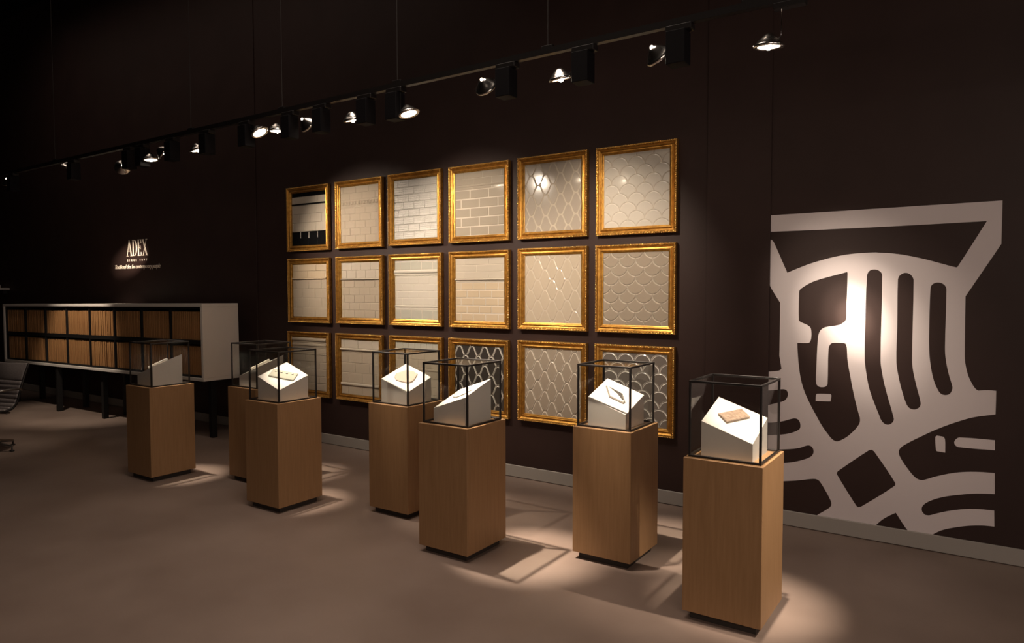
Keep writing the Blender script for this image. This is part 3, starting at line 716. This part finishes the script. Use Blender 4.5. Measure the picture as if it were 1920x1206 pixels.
for k in range(NB):
    xl = -E_-.012-(bay-.003)*(NB-k)
    nb = 16; w = bay-.003-.024
    for row, me, z0 in (('upper', bd_u, zm+.022), ('lower', bd_l, zi0+.022)):
        grp = 'boards in the %s row, %s' % (row, ORD[k])
        for j in range(nb):
            o = link('sample_board', me)
            x = xl + .012 + w*(j+.5)/nb
            o.matrix_world = CM @ Matrix.Translation((x, .035+random.uniform(-.003, .006), z0+.0004))
            tag(o, '%s upright wood board from the left, cabinet %s row, %s' % (NTH[j], row, ORD[k]), 'board', grp)

# small shelf at the far left of the wall
sh = thing('wall_shelf', 'small pale wall shelf at the far left edge above the cabinet', 'shelf', (-13.75, WY, 1.66))
MB().box((-.5, -.16, -.03), (.32, 0, .0), .003).obj('shelf_board', M['cab_white'], sh)
MB().box((-.4, -.06, -.10), (-.38, 0, -.03)).box((.2, -.06, -.10), (.22, 0, -.03)).obj('bracket', M['black'], sh)
for k, (x, hgt) in enumerate(((-.02, .07), (.09, .055))):
    MB().lathe([(0, 0), (.032, 0), (.036, hgt*.5), (.026, hgt), (.022, hgt), (.030, hgt*.5), (.0, .01)], 14).obj('cup', M['cab_white'], None, (-13.75+x, WY-.08, 1.6605))
    tag([o for o in COL.objects if o.parent is None][-1], ['small pale cup on the far left wall shelf, left one', 'small pale cup on the far left wall shelf, right one'][k], 'cup')

# ---------------------------------------------------------------- office chair at the left edge
ch = thing('office_chair', 'dark ribbed leather office chair cut off by the left edge', 'chair', (-8.294, 2.798, 0), .263)
path = [(.30,.86),(.262,.77),(.230,.68),(.202,.59),(.180,.515),(.155,.458),(.115,.420),(.06,.405),(-.02,.404),(-.11,.410),(-.19,.418),(-.25,.420),(-.295,.405),(-.315,.370)]
def arc(pp, step):
    P = [Vector((0, a, b)) for a, b in pp]; out = []; acc = 0
    seg = [(P[i], P[i+1]) for i in range(len(P)-1)]
    tot = sum((b-a).length for a, b in seg); n = int(tot/step)
    for k in range(n+1):
        d = tot*k/n
        for a, b in seg:
            L = (b-a).length
            if d <= L+1e-9: out.append((a.lerp(b, d/L), (b-a).normalized())); break
            d -= L
    return out
def pad(i0, i1, name):
    S = arc(path, .0085); n = len(S); mb = MB(); v = []; f = []
    lo, hi = int(n*i0), int(n*i1)
    pts = S[lo:hi+1]; m = len(pts)
    for s_, (p_, t_) in enumerate(pts):
        nn = Vector((0, -t_.z, t_.y))
        if nn.z < 0 and abs(t_.y) > .7: nn = -nn
        if nn.y > 0 and abs(t_.z) > .7: nn = -nn
        bulge = .010 + .010*math.sin(math.pi*min(1, max(0, s_/(m-1))))**.5
        for x in (-.225, -.215, 0, .215, .225):
            e = 1 if abs(x) < .22 else .3
            v.append(p_ + Vector((x, 0, 0)) + nn*bulge*e)
        for x in (.225, .215, 0, -.215, -.225): v.append(p_ + Vector((x, 0, 0)) - nn*bulge*(.6 if abs(x) < .22 else .3))
    for s_ in range(m-1):
        for j in range(10): a = s_*10+j; b = s_*10+(j+1) % 10; f.append((a, b, b+10, a+10))
    f += [tuple(range(9, -1, -1)), tuple(range((m-1)*10, m*10))]
    mb.add(v, f, True); return mb.obj(name, M['leather'], ch)
pad(0, .195, 'back_pad')
ks = [.20+.05*k for k in range(17)]
for k in range(16): pad(ks[k], min(1, ks[k+1]-.004), 'back_pad' if k < 5 else 'seat_pad')
for sx in (-1, 1):
    MB().tube([(sx*.237, a, b) for a, b in path], .011, 8).obj('side_rail', M['black'], ch)
    MB().tube([(sx*.25,.205,.60),(sx*.275,.17,.615),(sx*.28,.05,.62),(sx*.28,-.08,.615),(sx*.278,-.13,.595),(sx*.268,-.13,.52),(sx*.25,-.10,.42)], .011, 8).obj('armrest', M['alu'], ch)
MB().box((-.22, -.13, .372), (.22, -.09, .390), .004).box((-.22, .07, .372), (.22, .11, .390), .004).obj('cross_bar', M['alu'], ch)
MB().tube([(0, -.01, .085), (0, -.01, .375)], .025, 14).obj('column', M['black'], ch)
for k in range(5):
    a = 2*math.pi*k/5 + .3; c, s = math.cos(a), math.sin(a)
    lg = MB().tube([(0, -.01, .085), (.12*c, -.01+.12*s, .080), (.29*c, -.01+.29*s, .050)], [.022, .018, .012], 8).obj('base_leg', M['alu'], ch)
    MB().lathe([(0, 0), (.022, 0), (.022, .012), (.008, .016), (.008, .05), (0, .05)], 10, Matrix.Translation((.285*c, -.01+.285*s, 0))).obj('glide', M['black'], lg)

# ---------------------------------------------------------------- lighting track and spotlights
TY = 3.35
def rail_z(x): return 2.898
tr = thing('lighting_track', 'long thin black lighting track hung from the ceiling by wires', 'track', (0, 0, 0))
rx0, rx1 = -11.5, 1.2
MB().add([(rx0, TY-.018, rail_z(rx0)), (rx1, TY-.018, rail_z(rx1)), (rx1, TY+.018, rail_z(rx1)), (rx0, TY+.018, rail_z(rx0)),
          (rx0, TY-.018, rail_z(rx0)+.034), (rx1, TY-.018, rail_z(rx1)+.034), (rx1, TY+.018, rail_z(rx1)+.034), (rx0, TY+.018, rail_z(rx0)+.034)],
         [(3,2,1,0),(4,5,6,7),(0,1,5,4),(1,2,6,5),(2,3,7,6),(3,0,4,7)]).obj('rail', M['track'], tr)
for x in (-10.2, -7.90, -5.47, -4.30, -3.155, -2.03, -.94, .6):
    MB().tube([(x, TY, rail_z(x)+.05), (x, TY, CZ)], .0022, 6).obj('suspension_wire', M['wire'], tr)
    MB().box((x-.035, TY-.012, rail_z(x)+.034), (x+.035, TY+.012, rail_z(x)+.050), .002).obj('wire_clip', M['track'], tr)
# name, x, z, aim, box offset, power, cone degrees, blend, kind
LAMPS = [
 ('a', -.851, 2.709, (-.95, 3.52, .9), None, 470, 23, 1.0, 'front', 'track spotlight at the right end, above the rightmost pedestal, shining straight down'),
 ('g', -1.383, 2.767, (-.70, 4.95, 1.42), .10, 75, 38, 1.0, 'back', 'boxed track spotlight second from the right, turned to the mural'),
 ('e', -1.946, 2.748, (-1.79, 3.87, .9), .135, 600, 23, 1.0, 'front', 'boxed track spotlight third from the right, a flat bright ellipse'),
 ('d', -2.449, 2.786, (-2.55, 4.95, 1.66), .14, 160, 66, 1.0, 'back', 'boxed track spotlight fourth from the right, turned to the wall panels'),
 ('b', -3.057, 2.718, (-2.54, 3.46, .9), -.12, 950, 22, 1.0, 'front', 'unshaded bright track spotlight above the middle of the panels'),
 ('h', -3.563, 2.747, (-3.45, 3.84, .9), .12, 420, 21, 1.0, 'front', 'boxed track spotlight just left of the bright middle lamp'),
 ('j', -4.011, 2.778, (-3.80, 4.95, 1.76), .13, 160, 74, 1.0, 'back', 'dim boxed track spotlight above the left tile panels, turned to the wall'),
 ('i', -4.361, 2.777, (-4.31, 3.43, .9), .14, 520, 17.5, 1.0, 'front', 'track spotlight hanging from a clip above the second panel column'),
 ('c', -4.562, 2.791, (-3.45, 3.75, .9), -.17, 200, 24, 1.0, 'hot', 'brightest track spotlight of the left half, facing the viewer'),
 ('k', -5.372, 2.750, (-5.09, 3.78, .9), .12, 500, 17.5, 1.0, 'front', 'flat glowing track spotlight above the right end of the cabinet'),
 ('m', -5.880, 2.789, (-5.15, 4.95, 1.74), .12, 185, 70, 1.0, 'front', 'upright tilted track spotlight left of the cabinet end'),
 ('l', -6.094, 2.748, (-5.88, 3.38, .9), -.14, 500, 18, 1.0, 'front', 'flat track spotlight beside the upright tilted one'),
 ('n', -6.576, 2.731, (-9.55, 4.95, 2.03), .12, 1500, 8.5, 1.0, 'back', 'tiny glinting track spotlight aimed at the wall lettering'),
 ('o', -7.636, 2.836, (-8.5, 2.9, .6), .12, 60, 44, 1.0, 'back', 'glowing track spotlight at left above the cabinet bays'),
 ('p', -9.034, 2.797, (-9.6, 4.3, .80), .12, 145, 56, .65, 'back', 'leftmost track spotlight near the edge of the view'),
 ('r', .75, 2.72, (-.80, 3.47, .60), .12, 380, 25, 1.0, 'front', 'track spotlight past the right edge of the view, aimed back at the rightmost pedestal'),
]
def look(aim):
    z = Vector(aim).normalized(); x = Vector((0, 0, 1)).cross(z)
    if x.length < 1e-3: x = Vector((1, 0, 0))
    x.normalize(); y = z.cross(x)
    return Matrix(((x.x, y.x, z.x, 0), (x.y, y.y, z.y, 0), (x.z, y.z, z.z, 0), (0, 0, 0, 1)))
for nm, lx, lz, aim, bo, pw, cone, blend, kind, lab in LAMPS:
    L = Vector((lx, TY, lz)); d = (Vector(aim) - L).normalized()
    f = thing('track_spotlight', lab, 'spotlight', (lx, TY, lz), 0, 'spotlights along the track')
    rz_ = rail_z(lx) - lz
    if bo is None:
        MB().box((.02, -.022, rz_-.028), (.16, .022, rz_-.001), .003).obj('track_adapter', M['track'], f)
        ax = .055
    else:
        MB().box((bo-.055, -.03, rz_-.03), (bo+.075, .03, rz_-.001), .003).obj('track_adapter', M['track'], f)
        MB().box((bo-.048, -.045, min(rz_-.19, -.02)), (bo+.048, .045, rz_-.03), .003).obj('transformer_box', M['boxblack'], f)
        ax = bo - .048 if bo > 0 else bo + .048
    MB().tube([(ax, 0, rz_-.02), (ax, 0, .045), (ax*.5, 0, .018), (ax*.35, 0, .012)], .003, 6).obj('arm', M['track'] if nm != 'a' else M['chrome'], f)
    R = look(d)
    hd = MB().lathe([(.050, -.004), (.057, 0), (.066, -.001), (.068, -.008), (.064, -.016), (.058, -.018), (.045, -.036), (.026, -.052), (.018, -.060), (.0, -.060)], 24, R).obj('lamp_head', M['chrome'], f)
    MB().lathe([(.0, -.016), (.02, -.015), (.040, -.011), (.051, -.005)], 20, R).obj('reflector', M['lens_hot'] if kind == 'hot' else M['lens'], hd)
    MB().ball(R @ Vector((0, 0, -.004)), .015, 10, 6).obj('bulb', M['bulb'], hd)
    if kind == 'back':
        MB().ball(R @ Vector((0, 0, -.062)), .010, 8, 5).obj('socket_glow', M['bulb_dim'], hd)
    MB().tube([R @ Vector((.068*math.cos(t), .068*math.sin(t), -.008)) for t in [math.pi*k/10 for k in range(11)]], .003, 6).obj('yoke', M['chrome'], f)
    # the lamp's beam; the mural lamp is strongly peaked: a tight bright core fading into a weak wide spill
    for pw_, cn_, bl_ in ((pw, cone, blend),) + (((800, 6.5, 1.0), (420, 12, 1.0), (200, 22, 1.0)) if nm == 'g' else ()):
        sp_ = bpy.data.lights.new('beam', 'SPOT'); sp_.energy = pw_; sp_.color = (1.0, .84, .67)
        sp_.spot_size = math.radians(cn_); sp_.spot_blend = bl_; sp_.shadow_soft_size = .022
        so = bpy.data.objects.new('beam', sp_); COL.objects.link(so)
        so.location = L + d*.02; so.rotation_euler = d.to_track_quat('-Z', 'Y').to_euler()
